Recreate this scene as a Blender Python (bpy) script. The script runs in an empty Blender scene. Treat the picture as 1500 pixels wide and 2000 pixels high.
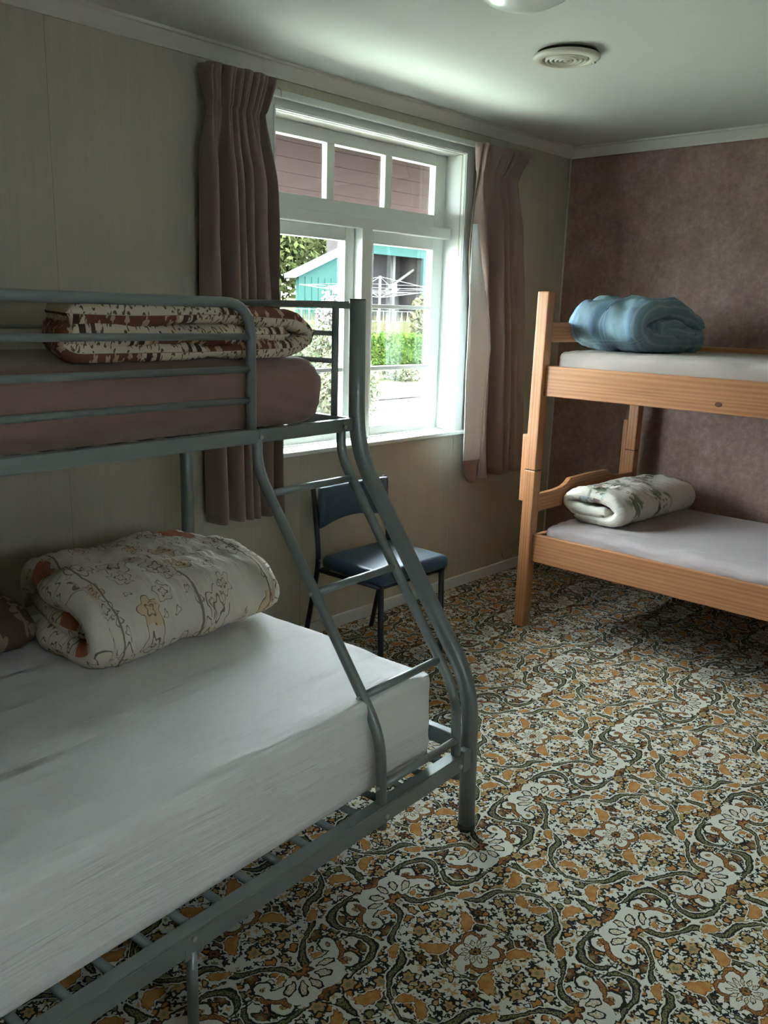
import bpy, bmesh, math, random
from mathutils import Vector, Matrix, noise

# ------------------------------------------------------------------ scene, camera, light
S = bpy.context.scene
COL = S.collection
random.seed(7)
R = math.radians

CAM = Vector((-4.417, -2.759, 1.46))
yaw, pitch, roll = R(47.0875), R(-13.2294), R(1.6488)
Fw = Vector((math.sin(yaw)*math.cos(pitch), math.cos(yaw)*math.cos(pitch), math.sin(pitch)))
R0 = Vector((math.cos(yaw), -math.sin(yaw), 0)); U0 = R0.cross(Fw)
Rt = R0*math.cos(roll) + U0*math.sin(roll); Up = -R0*math.sin(roll) + U0*math.cos(roll)
cam = bpy.data.cameras.new('camera'); camo = bpy.data.objects.new('camera', cam); COL.objects.link(camo)
camo.matrix_world = Matrix(((Rt.x, Up.x, -Fw.x, CAM.x), (Rt.y, Up.y, -Fw.y, CAM.y), (Rt.z, Up.z, -Fw.z, CAM.z), (0, 0, 0, 1)))
cam.sensor_fit = 'VERTICAL'; cam.sensor_height = 24.0; cam.lens = 24.0*1672.88/2000.0
cam.clip_start = 0.05; cam.clip_end = 300
S.camera = camo

world = bpy.data.worlds.new('world'); S.world = world; world.use_nodes = True
wn = world.node_tree; wn.nodes.clear()
wo = wn.nodes.new('ShaderNodeOutputWorld'); wb = wn.nodes.new('ShaderNodeBackground')
wb.inputs['Color'].default_value = (0.84, 0.93, 1.0, 1); wb.inputs['Strength'].default_value = 12.0
wn.links.new(wb.outputs[0], wo.inputs[0])

sun = bpy.data.lights.new('sun', 'SUN'); sun.energy = 6.0; sun.angle = R(2.0); sun.color = (1.0, 0.95, 0.86)
suno = bpy.data.objects.new('sun', sun); COL.objects.link(suno)
suno.rotation_euler = Vector((0.55, -0.28, -0.80)).to_track_quat('-Z', 'Y').to_euler()
suno.location = (-6, 5, 9)

S.view_settings.view_transform = 'Standard'; S.view_settings.look = 'None'
S.view_settings.gamma = 1.0; S.view_settings.use_curve_mapping = False
S.view_settings.exposure = 2.45
S.cycles.use_denoising = True
S.cycles.max_bounces = 10; S.cycles.diffuse_bounces = 6; S.cycles.transparent_max_bounces = 12
S.cycles.sample_clamp_indirect = 8.0
S.cycles.caustics_reflective = False; S.cycles.caustics_refractive = False

# ------------------------------------------------------------------ node helpers
class NT:
    def __init__(s, name):
        s.mat = bpy.data.materials.new(name); s.mat.use_nodes = True
        s.t = s.mat.node_tree; s.t.nodes.clear()
        s.out = s.t.nodes.new('ShaderNodeOutputMaterial')
        s.b = s.t.nodes.new('ShaderNodeBsdfPrincipled')
        s.t.links.new(s.b.outputs[0], s.out.inputs[0])
        s.tc = s.t.nodes.new('ShaderNodeTexCoord')
    def n(s, k): return s.t.nodes.new(k)
    def put(s, sock, v):
        if v is None: return
        if isinstance(v, bpy.types.NodeSocket): s.t.links.new(v, sock)
        elif isinstance(v, (tuple, list)) and len(v) == 3 and sock.type == 'RGBA': sock.default_value = (*v, 1)
        else: sock.default_value = v
    def m(s, op, a, b=None, c=None, clamp=False):
        d = s.n('ShaderNodeMath'); d.operation = op; d.use_clamp = clamp
        s.put(d.inputs[0], a); s.put(d.inputs[1], b); s.put(d.inputs[2], c)
        return d.outputs[0]
    def mix(s, f, a, b):
        d = s.n('ShaderNodeMix'); d.data_type = 'RGBA'
        s.put(d.inputs[0], f); s.put(d.inputs[6], a); s.put(d.inputs[7], b)
        return d.outputs[2]
    def xyz(s, v):
        d = s.n('ShaderNodeSeparateXYZ'); s.put(d.inputs[0], v); return d.outputs
    def vec(s, x=0.0, y=0.0, z=0.0):
        d = s.n('ShaderNodeCombineXYZ'); s.put(d.inputs[0], x); s.put(d.inputs[1], y); s.put(d.inputs[2], z); return d.outputs[0]
    def scale(s, v, k, off=(0, 0, 0)):
        d = s.n('ShaderNodeMapping'); s.put(d.inputs[0], v)
        d.inputs['Scale'].default_value = k if isinstance(k, tuple) else (k, k, k); d.inputs['Location'].default_value = off
        return d.outputs[0]
    def noise(s, v, sc=5, det=3, rough=0.5, dist=0.0):
        d = s.n('ShaderNodeTexNoise'); s.put(d.inputs['Vector'], v); d.inputs['Scale'].default_value = sc
        d.inputs['Detail'].default_value = det; d.inputs['Roughness'].default_value = rough; d.inputs['Distortion'].default_value = dist
        return d.outputs[0]
    def vor(s, v, dim='2D', rnd=1.0):
        d = s.n('ShaderNodeTexVoronoi'); d.voronoi_dimensions = dim; d.feature = 'F1'
        s.put(d.inputs['Vector'], v); d.inputs['Scale'].default_value = 1.0; d.inputs['Randomness'].default_value = rnd
        return d.outputs
    def ramp(s, f, stops):
        d = s.n('ShaderNodeValToRGB'); s.put(d.inputs[0], f); e = d.color_ramp.elements
        while len(e) < len(stops): e.new(0.5)
        for i, (p, c) in enumerate(stops):
            e[i].position = p; e[i].color = (*c, 1) if len(c) == 3 else c
        return d.outputs[0]
    def step(s, v, lo, hi):   # smooth 0..1
        d = s.n('ShaderNodeMapRange'); s.put(d.inputs[0], v); d.inputs[1].default_value = lo; d.inputs[2].default_value = hi
        return d.outputs[0]
    def bump(s, h, st=0.3, dist=0.01):
        d = s.n('ShaderNodeBump'); d.inputs['Strength'].default_value = st; d.inputs['Distance'].default_value = dist
        s.put(d.inputs['Height'], h); s.t.links.new(d.outputs[0], s.b.inputs['Normal'])
    def fin(s, col, rough=0.6, metal=0.0, spec=None, sheen=None):
        s.put(s.b.inputs['Base Color'], col); s.put(s.b.inputs['Roughness'], rough); s.b.inputs['Metallic'].default_value = metal
        if spec is not None: s.b.inputs['Specular IOR Level'].default_value = spec
        if sheen: s.b.inputs['Sheen Weight'].default_value = sheen
        return s.mat

MATS = {}
def plain(name, col, rough=0.6, metal=0.0, spec=None, var=0.06, vs=6.0):
    if name in MATS: return MATS[name]
    t = NT(name); o = t.tc.outputs['Object']
    f = t.noise(o, vs, 3)
    c = t.mix(f, tuple(max(0, x*(1-var)) for x in col), tuple(min(1, x*(1+var)) for x in col))
    MATS[name] = t.fin(c, rough, metal, spec); return MATS[name]

def flowers(t, x, y, sc, size, petals, depth=0.35, edge=0.28, aspect=1.0, rnd=0.85, seed=0.0):
    """Scattered printed blossoms; returns fill mask, outline mask, heart mask, random colour channels."""
    v = t.vec(t.m('MULTIPLY_ADD', x, sc, seed), t.m('MULTIPLY_ADD', y, sc, seed*1.7), 0.0)
    o = t.vor(v, '2D', rnd)
    rc = t.n('ShaderNodeSeparateColor'); t.put(rc.inputs[0], o['Color'])
    px = t.xyz(v); q = t.xyz(o['Position'])
    dx = t.m('SUBTRACT', px[0], q[0]); dy = t.m('SUBTRACT', px[1], q[1])
    an = t.m('MULTIPLY', rc.outputs[0], 6.283)
    ca = t.m('COSINE', an); sa = t.m('SINE', an)
    rx = t.m('ADD', t.m('MULTIPLY', dx, ca), t.m('MULTIPLY', dy, sa))
    ry = t.m('MULTIPLY', t.m('SUBTRACT', t.m('MULTIPLY', dy, ca), t.m('MULTIPLY', dx, sa)), aspect)
    if aspect > 1.5:   # curved leaf
        ry = t.m('SUBTRACT', ry, t.m('MULTIPLY', t.m('MULTIPLY', rx, rx), 2.2))
    r = t.m('SQRT', t.m('ADD', t.m('MULTIPLY', rx, rx), t.m('MULTIPLY', ry, ry)))
    th = t.m('ARCTAN2', ry, rx)
    rad = t.m('MULTIPLY', t.m('MULTIPLY_ADD', t.m('COSINE', t.m('MULTIPLY', th, petals)), depth, 1.0),
              t.m('MULTIPLY_ADD', rc.outputs[1], size*0.5, size*0.7))
    d = t.m('DIVIDE', r, rad)
    fill = t.m('LESS_THAN', d, 1.0)
    line = t.m('MULTIPLY', fill, t.m('GREATER_THAN', d, 1.0-edge))
    heart = t.m('LESS_THAN', d, 0.3)
    return fill, line, heart, rc.outputs

# ------------------------------------------------------------------ materials
def carpet_material():
    t = NT('patterned carpet'); p0 = t.tc.outputs['Object']
    def wobble(v, sc, amp):
        w = t.n('ShaderNodeTexNoise'); t.put(w.inputs['Vector'], v); w.inputs['Scale'].default_value = sc; w.inputs['Detail'].default_value = 1
        a = t.n('ShaderNodeVectorMath'); a.operation = 'MULTIPLY_ADD'
        t.put(a.inputs[0], w.outputs['Color']); a.inputs[1].default_value = (amp,)*3; t.put(a.inputs[2], v); return a.outputs[0]
    pw = wobble(wobble(p0, 14, 0.02), 75, 0.010)
    c = t.xyz(pw); X, Y = c[0], c[1]
    # mirrored repeat, every other row shifted by half
    PY, PX = 0.25, 0.33
    row = t.m('FLOOR', t.m('DIVIDE', Y, 2*PY))
    Xs = t.m('MULTIPLY_ADD', t.m('MODULO', t.m('ABSOLUTE', row), 2.0), PX, X)
    qx = t.m('PINGPONG', Xs, PX); qy = t.m('PINGPONG', Y, PY)
    cream = (0.60, 0.59, 0.52); black = (0.018, 0.018, 0.014); brown = (0.15, 0.068, 0.022); rust = (0.40, 0.175, 0.045)
    tan = (0.44, 0.28, 0.12); olive = (0.20, 0.185, 0.09); choc = (0.07, 0.034, 0.018)
    speck = t.noise(p0, 260, 2, 0.6); hatch = t.m('GREATER_THAN', speck, 0.52)
    col = cream
    # small dark sprigs everywhere between the larger figures
    f, l, h, rc = flowers(t, X, Y, 50.0, 0.34, 4, 0.42, 0.2, rnd=0.85)
    dark = t.m('GREATER_THAN', rc[2], 0.38)
    col = t.mix(f, col, t.mix(dark, tan, black))
    # outlined leaflets and blossoms
    f, l, h, rc = flowers(t, qx, qy, 31.0, 0.42, 3, 0.15, 0.34, aspect=1.45, rnd=0.9, seed=5.7)
    k = t.m('GREATER_THAN', rc[2], 0.3)
    lc = t.ramp(rc[1], [(0.0, cream), (0.25, tan), (0.5, rust), (0.75, olive)]); lc.node.color_ramp.interpolation = 'CONSTANT'
    col = t.mix(t.m('MULTIPLY', f, k), col, lc); col = t.mix(t.m('MULTIPLY', l, k), col, black)
    f, l, h, rc = flowers(t, qx, qy, 20.0, 0.38, 6, 0.20, 0.30, rnd=0.8, seed=3.3)
    k = t.m('GREATER_THAN', rc[2], 0.22)
    bc = t.ramp(rc[2], [(0.0, tan), (0.34, brown), (0.46, rust), (0.58, cream), (0.78, tan)]); bc.node.color_ramp.interpolation = 'CONSTANT'
    col = t.mix(t.m('MULTIPLY', f, k), col, t.mix(t.m('MULTIPLY', hatch, 0.35), bc, brown)); col = t.mix(t.m('MULTIPLY', l, k), col, black)
    col = t.mix(t.m('MULTIPLY', h, k), col, t.mix(t.m('GREATER_THAN', rc[1], 0.5), black, olive))
    # scrolling olive vines: contour lines of a smooth field, dark edged
    fld = t.noise(t.vec(qx, qy, 0.0), 6.5, 0.0, 0.0); d = t.m('ABSOLUTE', t.m('SUBTRACT', fld, 0.5))
    gate = t.m('GREATER_THAN', t.noise(t.vec(qx, qy, 3.0), 5.0, 0.0), 0.43)
    col = t.mix(t.m('MULTIPLY', gate, t.m('LESS_THAN', d, 0.046)), col, cream)
    col = t.mix(t.m('MULTIPLY', gate, t.m('LESS_THAN', d, 0.033)), col, black)
    col = t.mix(t.m('MULTIPLY', gate, t.m('LESS_THAN', d, 0.017)), col, t.mix(hatch, olive, black))
    # small curls
    f, l, h, rc = flowers(t, qx, qy, 7.0, 0.23, 1, 0.05, 0.22, rnd=0.9, seed=9.4)
    k = t.m('GREATER_THAN', rc[2], 0.45)
    col = t.mix(t.m('MULTIPLY', f, k), col, cream); col = t.mix(t.m('MULTIPLY', l, k), col, black); col = t.mix(t.m('MULTIPLY', h, k), col, t.mix(hatch, tan, black))
    # curled rust leaves
    args = dict(aspect=2.2, rnd=1.0, seed=7.1)
    halo, _, _, _ = flowers(t, qx, qy, 9.5, 0.40, 11, 0.05, 0.13, **args)
    f, l, h, rc = flowers(t, qx, qy, 9.5, 0.33, 11, 0.10, 0.12, **args)
    keep = t.m('GREATER_THAN', rc[2], 0.30)
    col = t.mix(t.m('MULTIPLY', halo, keep), col, cream)
    lc = t.mix(t.m('GREATER_THAN', rc[2], 0.75), t.mix(t.step(t.noise(p0, 40, 2), 0.4, 0.6), rust, (0.46, 0.25, 0.08)), t.mix(hatch, olive, tan))
    col = t.mix(t.m('MULTIPLY', f, keep), col, lc); col = t.mix(t.m('MULTIPLY', l, keep), col, brown)
    # scalloped brown frames around rayed palmettes
    def medallion(cx, cy, ax_, ay_, rr, w, n, col):
        ax = t.m('DIVIDE', t.m('SUBTRACT', qx, cx), ax_); ay = t.m('DIVIDE', t.m('SUBTRACT', qy, cy), ay_)
        r = t.m('SQRT', t.m('ADD', t.m('MULTIPLY', ax, ax), t.m('MULTIPLY', ay, ay)))
        th = t.m('ARCTAN2', ay, ax)
        sc_ = t.m('MULTIPLY_ADD', t.m('ABSOLUTE', t.m('COSINE', t.m('MULTIPLY', th, n))), 0.022, rr)
        inside = t.m('LESS_THAN', r, t.m('SUBTRACT', sc_, w+0.002))
        col = t.mix(t.m('MULTIPLY', inside, t.m('GREATER_THAN', r, rr*0.34)), col, cream)
        ray = t.m('COSINE', t.m('MULTIPLY', th, n*4.0))
        tip = t.m('SUBTRACT', 1.0, t.m('ABSOLUTE', t.m('DIVIDE', t.m('SUBTRACT', r, rr*0.64), rr*0.24)))   # leaf shaped rays
        lf = t.m('ADD', ray, t.m('MULTIPLY', tip, 1.5)); on = t.m('MULTIPLY', inside, t.m('GREATER_THAN', tip, 0.0))
        col = t.mix(t.m('MULTIPLY', on, t.m('GREATER_THAN', lf, 0.55)), col, black)
        col = t.mix(t.m('MULTIPLY', on, t.m('GREATER_THAN', lf, 1.25)), col, t.mix(hatch, cream, tan))
        core = t.m('MULTIPLY_ADD', t.m('COSINE', t.m('MULTIPLY', th, 8.0)), rr*0.06, rr*0.31)
        col = t.mix(t.m('LESS_THAN', r, core), col, choc)
        col = t.mix(t.m('LESS_THAN', r, t.m('MULTIPLY', core, 0.68)), col, t.mix(hatch, rust, brown))
        col = t.mix(t.m('LESS_THAN', r, rr*0.08), col, black)
        gap = t.m('LESS_THAN', t.m('ABSOLUTE', t.m('SINE', t.m('MULTIPLY', th, 1.5))), 0.9)
        d = t.m('ADD', t.m('ABSOLUTE', t.m('SUBTRACT', r, sc_)), t.m('SUBTRACT', 1.0, gap))
        col = t.mix(t.m('LESS_THAN', d, w+0.003), col, choc)
        return t.mix(t.m('LESS_THAN', d, w), col, t.mix(hatch, brown, rust))
    col = medallion(0.0, 0.0, 1.0, 0.82, 0.100, 0.0055, 3.0, col)
    col = medallion(PX, PY, 0.95, 0.80, 0.052, 0.005, 3.0, col)
    # tuft-level mottling and pile relief
    fine = t.noise(p0, 420, 2, 0.6)
    hsv = t.n('ShaderNodeHueSaturation'); t.put(hsv.inputs['Color'], col)
    t.put(hsv.inputs['Value'], t.m('MULTIPLY_ADD', fine, 0.9, 0.55))
    t.bump(fine, 0.5, 0.004)
    return t.fin(hsv.outputs[0], 0.95, spec=0.15)

def wallpaper_window():
    t = NT('beige grained wallboard'); p = t.tc.outputs['Object']
    a = t.noise(t.scale(p, (160, 160, 5)), 1.0, 3, 0.6); b = t.noise(p, 2.2, 3); d = t.noise(t.scale(p, (22, 22, 1.2)), 1.0, 2)
    f = t.m('ADD', t.m('MULTIPLY', a, 0.45), t.m('ADD', t.m('MULTIPLY', b, 0.25), t.m('MULTIPLY', d, 0.3)))
    c = t.ramp(f, [(0.3, (0.395, 0.362, 0.275)), (0.7, (0.475, 0.44, 0.342))])
    t.bump(a, 0.12, 0.003)
    return t.fin(c, 0.62, spec=0.3)

def wallpaper_back():
    t = NT('mottled brown wallpaper'); p = t.tc.outputs['Object']
    a = t.noise(p, 34, 5, 0.65); b = t.noise(p, 7, 4, 0.6); d = t.noise(p, 130, 3, 0.6)
    f = t.m('ADD', t.m('MULTIPLY', a, 0.4), t.m('ADD', t.m('MULTIPLY', b, 0.42), t.m('MULTIPLY', d, 0.18)))
    c = t.ramp(f, [(0.34, (0.170, 0.105, 0.082)), (0.50, (0.255, 0.168, 0.134)), (0.66, (0.375, 0.270, 0.222))])
    t.bump(d, 0.15, 0.003)
    return t.fin(c, 0.6, spec=0.35)

def pine(axis):
    t = NT('pine grain ' + axis); p = t.tc.outputs['Object']
    k = {'y': (1, 0.045, 1), 'z': (1, 1, 0.045), 'x': (0.045, 1, 1)}[axis]
    q = t.scale(p, k)
    dist = t.noise(q, 6, 2)
    g = t.noise(q, 38, 3, 0.55, 0.6)
    # growth rings
    c = t.xyz(q); ring = {'y': c[2], 'z': c[1], 'x': c[2]}[axis]
    s = t.m('SINE', t.m('ADD', t.m('MULTIPLY', ring, 330.0), t.m('MULTIPLY', dist, 34.0)))
    f = t.m('ADD', t.m('MULTIPLY', g, 0.5), t.m('MULTIPLY_ADD', s, 0.09, 0.27))
    col = t.ramp(f, [(0.22, (0.235, 0.088, 0.036)), (0.45, (0.40, 0.172, 0.074)), (0.75, (0.52, 0.255, 0.12))])
    v = t.vor(t.scale(p, (2.2, 2.2, 2.2), (0.37, 0.61, 0.44)), '3D')
    kn = t.step(v['Distance'], 0.075, 0.035)
    col = t.mix(kn, col, (0.15, 0.055, 0.022))
    return t.fin(col, 0.42, spec=0.4)

def fabric(name, col, rough=0.85, bumpst=0.25, var=0.10, weave=900, vs=4.0):
    t = NT(name); p = t.tc.outputs['Object']
    f = t.noise(p, vs, 4); w = t.noise(p, weave, 1)
    c = t.mix(f, tuple(x*(1-var) for x in col), tuple(min(1, x*(1+var)) for x in col))
    t.bump(t.m('ADD', t.noise(p, 26, 3), t.m('MULTIPLY', w, 0.2)), bumpst, 0.006)
    return t.fin(c, rough, spec=0.2, sheen=0.15)

def creased_sheet():
    t = NT('white fitted sheet'); p = t.tc.outputs['Object']
    a = t.noise(t.scale(p, (1.5, 26, 22)), 1.0, 4, 0.6, 0.4); b = t.noise(t.scale(p, (5, 60, 50)), 1.0, 3)
    t.bump(t.m('ADD', a, t.m('MULTIPLY', b, 0.35)), 0.55, 0.014)
    return t.fin(t.mix(t.noise(p, 3, 2), (0.73, 0.72, 0.73), (0.77, 0.765, 0.775)), 0.7, spec=0.25)

def duvet_brown():
    t = NT('cream cotton with brown leaf print'); uv = t.xyz(t.tc.outputs['UV']); x, y = uv[0], uv[1]
    cream = (0.55, 0.47, 0.36); dk = (0.075, 0.045, 0.03); br = (0.15, 0.06, 0.035)
    f, l, h, rc = flowers(t, x, y, 85, 0.36, 2, 0.3, 0.5, aspect=1.7)
    col = t.mix(t.m('MULTIPLY', f, t.m('LESS_THAN', rc[2], 0.85)), cream, (0.13, 0.09, 0.06))
    # wide dark floral borders along the length
    bx = t.m('ABSOLUTE', t.m('SUBTRACT', t.m('FRACT', t.m('MULTIPLY_ADD', x, 1.15, 0.12)), 0.5))
    band = t.m('LESS_THAN', bx, 0.14)
    f2, l2, h2, rc2 = flowers(t, x, y, 50, 0.38, 5, 0.25, 0.25, seed=2.0)
    bc = t.mix(t.m('MULTIPLY', f2, t.m('LESS_THAN', rc2[2], 0.7)), br, (0.42, 0.30, 0.20))
    col = t.mix(band, col, bc)
    e = t.m('ABSOLUTE', t.m('SUBTRACT', bx, 0.165)); col = t.mix(t.m('LESS_THAN', e, 0.009), col, dk)
    e = t.m('ABSOLUTE', t.m('SUBTRACT', bx, 0.195)); col = t.mix(t.m('LESS_THAN', e, 0.006), col, dk)
    t.bump(t.noise(t.tc.outputs['Object'], 22, 3), 0.3, 0.008)
    return t.fin(col, 0.9, spec=0.15)

def duvet_cream():
    t = NT('cream cotton with line drawn flowers'); uv = t.xyz(t.tc.outputs['UV'])
    wob = t.noise(t.tc.outputs['UV'], 40, 2)
    x = t.m('MULTIPLY_ADD', wob, 0.016, uv[0]); y = t.m('MULTIPLY_ADD', wob, 0.012, uv[1])
    base = t.mix(t.noise(t.tc.outputs['UV'], 3.5, 2), (0.60, 0.53, 0.43), (0.66, 0.62, 0.55))
    col = base
    f, l, h, rc = flowers(t, x, y, 10.5, 0.37, 5, 0.20, 0.07)
    keep = t.m('GREATER_THAN', rc[2], 0.2)
    tint = t.mix(t.m('GREATER_THAN', rc[2], 0.78), (0.62, 0.55, 0.46), (0.60, 0.46, 0.30))
    col = t.mix(t.m('MULTIPLY', f, keep), col, tint); col = t.mix(t.m('MULTIPLY', l, keep), col, (0.16, 0.14, 0.13))
    f3, l3, h3, r3 = flowers(t, x, y, 10.5, 0.16, 4, 0.3, 0.28)
    col = t.mix(t.m('MULTIPLY', l3, keep), col, (0.18, 0.15, 0.13))
    f, l, h, rc = flowers(t, x, y, 24, 0.30, 3, 0.35, 0.30, aspect=1.7, seed=5.0)
    k2 = t.m('GREATER_THAN', rc[2], 0.62); col = t.mix(t.m('MULTIPLY', l, k2), col, (0.27, 0.22, 0.16))
    # a few big terracotta blooms
    for cx, cy, rr in ((0.74, 0.06, 0.055), (0.80, 0.62, 0.070)):
        ax = t.m('SUBTRACT', x, cx); ay = t.m('SUBTRACT', y, cy); r = t.m('SQRT', t.m('ADD', t.m('MULTIPLY', ax, ax), t.m('MULTIPLY', ay, ay)))
        rad = t.m('MULTIPLY', t.m('MULTIPLY_ADD', t.m('COSINE', t.m('MULTIPLY', t.m('ARCTAN2', ay, ax), 6.0)), 0.14, 1.0), rr)
        col = t.mix(t.m('LESS_THAN', r, rad), col, t.mix(t.noise(t.tc.outputs['UV'], 30, 2), (0.33, 0.10, 0.05), (0.50, 0.22, 0.12)))
    # stitched quilting seams across the roll
    fr = t.m('ABSOLUTE', t.m('SUBTRACT', t.m('FRACT', t.m('MULTIPLY', uv[1], 4.0)), 0.5)); col = t.mix(t.m('LESS_THAN', fr, 0.010), col, (0.22, 0.19, 0.15))
    t.bump(t.noise(t.scale(t.tc.outputs['UV'], (9, 40, 1)), 1.0, 3), 0.45, 0.012)
    return t.fin(col, 0.9, spec=0.15)

def duvet_garden():
    t = NT('ivory cotton with green and plum floral spray'); uv = t.xyz(t.tc.outputs['UV'])
    x, y = uv[0], uv[1]
    col = (0.66, 0.62, 0.54)
    f, l, h, rc = flowers(t, x, y, 16, 0.42, 5, 0.25, 0.15)
    big = t.noise(t.tc.outputs['UV'], 4.2, 2); zone = t.step(big, 0.50, 0.54)
    fc = t.ramp(rc[2], [(0.0, (0.22, 0.27, 0.17)), (0.35, (0.30, 0.22, 0.22)), (0.6, (0.42, 0.50, 0.50)), (0.8, (0.14, 0.12, 0.09))]); fc.node.color_ramp.interpolation = 'CONSTANT'
    col = t.mix(t.m('MULTIPLY', f, zone), col, fc)
    f, l, h, rc = flowers(t, x, y, 42, 0.30, 3, 0.3, 0.2, aspect=1.6, seed=4)
    col = t.mix(t.m('MULTIPLY', t.m('MULTIPLY', f, zone), 0.8), col, (0.20, 0.19, 0.13))
    t.bump(t.noise(t.scale(t.tc.outputs['UV'], (14, 40, 1)), 1.0, 3), 0.5, 0.012)
    return t.fin(col, 0.9, spec=0.15)

def duvet_blue():
    t = NT('blue cotton with pale woven stripes'); uv = t.xyz(t.tc.outputs['UV'])
    base = t.mix(t.noise(t.tc.outputs['UV'], 3, 2), (0.16, 0.245, 0.30), (0.21, 0.31, 0.36))
    def st(c, k, w, off): return t.m('LESS_THAN', t.m('ABSOLUTE', t.m('SUBTRACT', t.m('FRACT', t.m('MULTIPLY_ADD', c, k, off)), 0.5)), w)
    col = t.mix(t.m('MULTIPLY', st(uv[1], 5.2, 0.22, 0.1), 0.45), base, (0.11, 0.20, 0.33))
    col = t.mix(t.m('MULTIPLY', st(uv[0], 4.2, 0.18, 0.3), 0.35), col, (0.19, 0.27, 0.28))
    for c, o in ((uv[1], 0.32), (uv[1], 0.40), (uv[0], 0.62), (uv[0], 0.70)):
        col = t.mix(t.m('MULTIPLY', st(c, 4.6, 0.012, o), 0.4), col, (0.38, 0.45, 0.48))
    t.bump(t.noise(t.tc.outputs['Object'], 18, 3), 0.5, 0.012)
    return t.fin(col, 0.88, spec=0.2)

def blanket_dark():
    t = NT('dark brown blanket with leaf print'); uv = t.xyz(t.tc.outputs['UV'])
    f, l, h, rc = flowers(t, uv[0], uv[1], 18, 0.40, 4, 0.3, 0.25)
    col = t.mix(f, (0.10, 0.065, 0.045), (0.24, 0.17, 0.12)); return t.fin(col, 0.95, spec=0.1)

def steel():
    t = NT('silver grey painted steel'); p = t.tc.outputs['Object']
    f = t.noise(p, 9, 4, 0.6); g = t.noise(p, 700, 1)
    c = t.mix(f, (0.160, 0.184, 0.182), (0.205, 0.23, 0.227))
    t.bump(g, 0.05, 0.001)
    return t.fin(c, t.m('MULTIPLY_ADD', f, 0.14, 0.30), 0.25, 0.5)

def glass():
    t = NT('window glass'); t.t.nodes.remove(t.b)
    tr = t.n('ShaderNodeBsdfTransparent'); gl = t.n('ShaderNodeBsdfGlossy'); mx = t.n('ShaderNodeMixShader')
    fr = t.n('ShaderNodeFresnel'); fr.inputs[0].default_value = 1.45
    tr.inputs[0].default_value = (0.95, 0.97, 0.96, 1); gl.inputs['Roughness'].default_value = 0.02
    t.t.links.new(t.m('MULTIPLY', fr.outputs[0], 0.12), mx.inputs[0]); t.t.links.new(tr.outputs[0], mx.inputs[1]); t.t.links.new(gl.outputs[0], mx.inputs[2])
    t.t.links.new(mx.outputs[0], t.out.inputs[0]); return t.mat

def leaves(name, a, b, vs=3.0):
    t = NT(name); p = t.tc.outputs['Object']
    c = t.mix(t.step(t.noise(p, vs, 4, 0.7), 0.3, 0.7), a, b); return t.fin(c, 0.9, spec=0.0)

def ground_mat():
    t = NT('garden ground of grass and pale gravel'); p = t.tc.outputs['Object']; c = t.xyz(p)
    g = t.mix(t.noise(p, 3, 5, 0.7), (0.030, 0.034, 0.015), (0.055, 0.052, 0.030))
    gr = t.mix(t.noise(p, 14, 5, 0.7), (0.055, 0.053, 0.050), (0.11, 0.108, 0.10))
    f = t.step(t.m('ADD', c[1], t.m('MULTIPLY', t.noise(p, 0.8, 3), 1.4)), 8.9, 8.5)
    lawn = t.mix(t.noise(p, 9, 4), (0.33, 0.38, 0.30), (0.41, 0.44, 0.36)); bounce_cut = (0.06, 0.05, 0.04)  # unseen pale ground near the house, added to bounce light indoors
    far = t.mix(f, g, gr)
    near = t.mix(t.m('LESS_THAN', c[1], 3.0), lawn, bounce_cut)  # dark strip by the house, added out of view to cut bounce near the cornice
    return t.fin(t.mix(t.m('LESS_THAN', c[1], 6.2), far, near), 0.9, spec=0.0)

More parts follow.
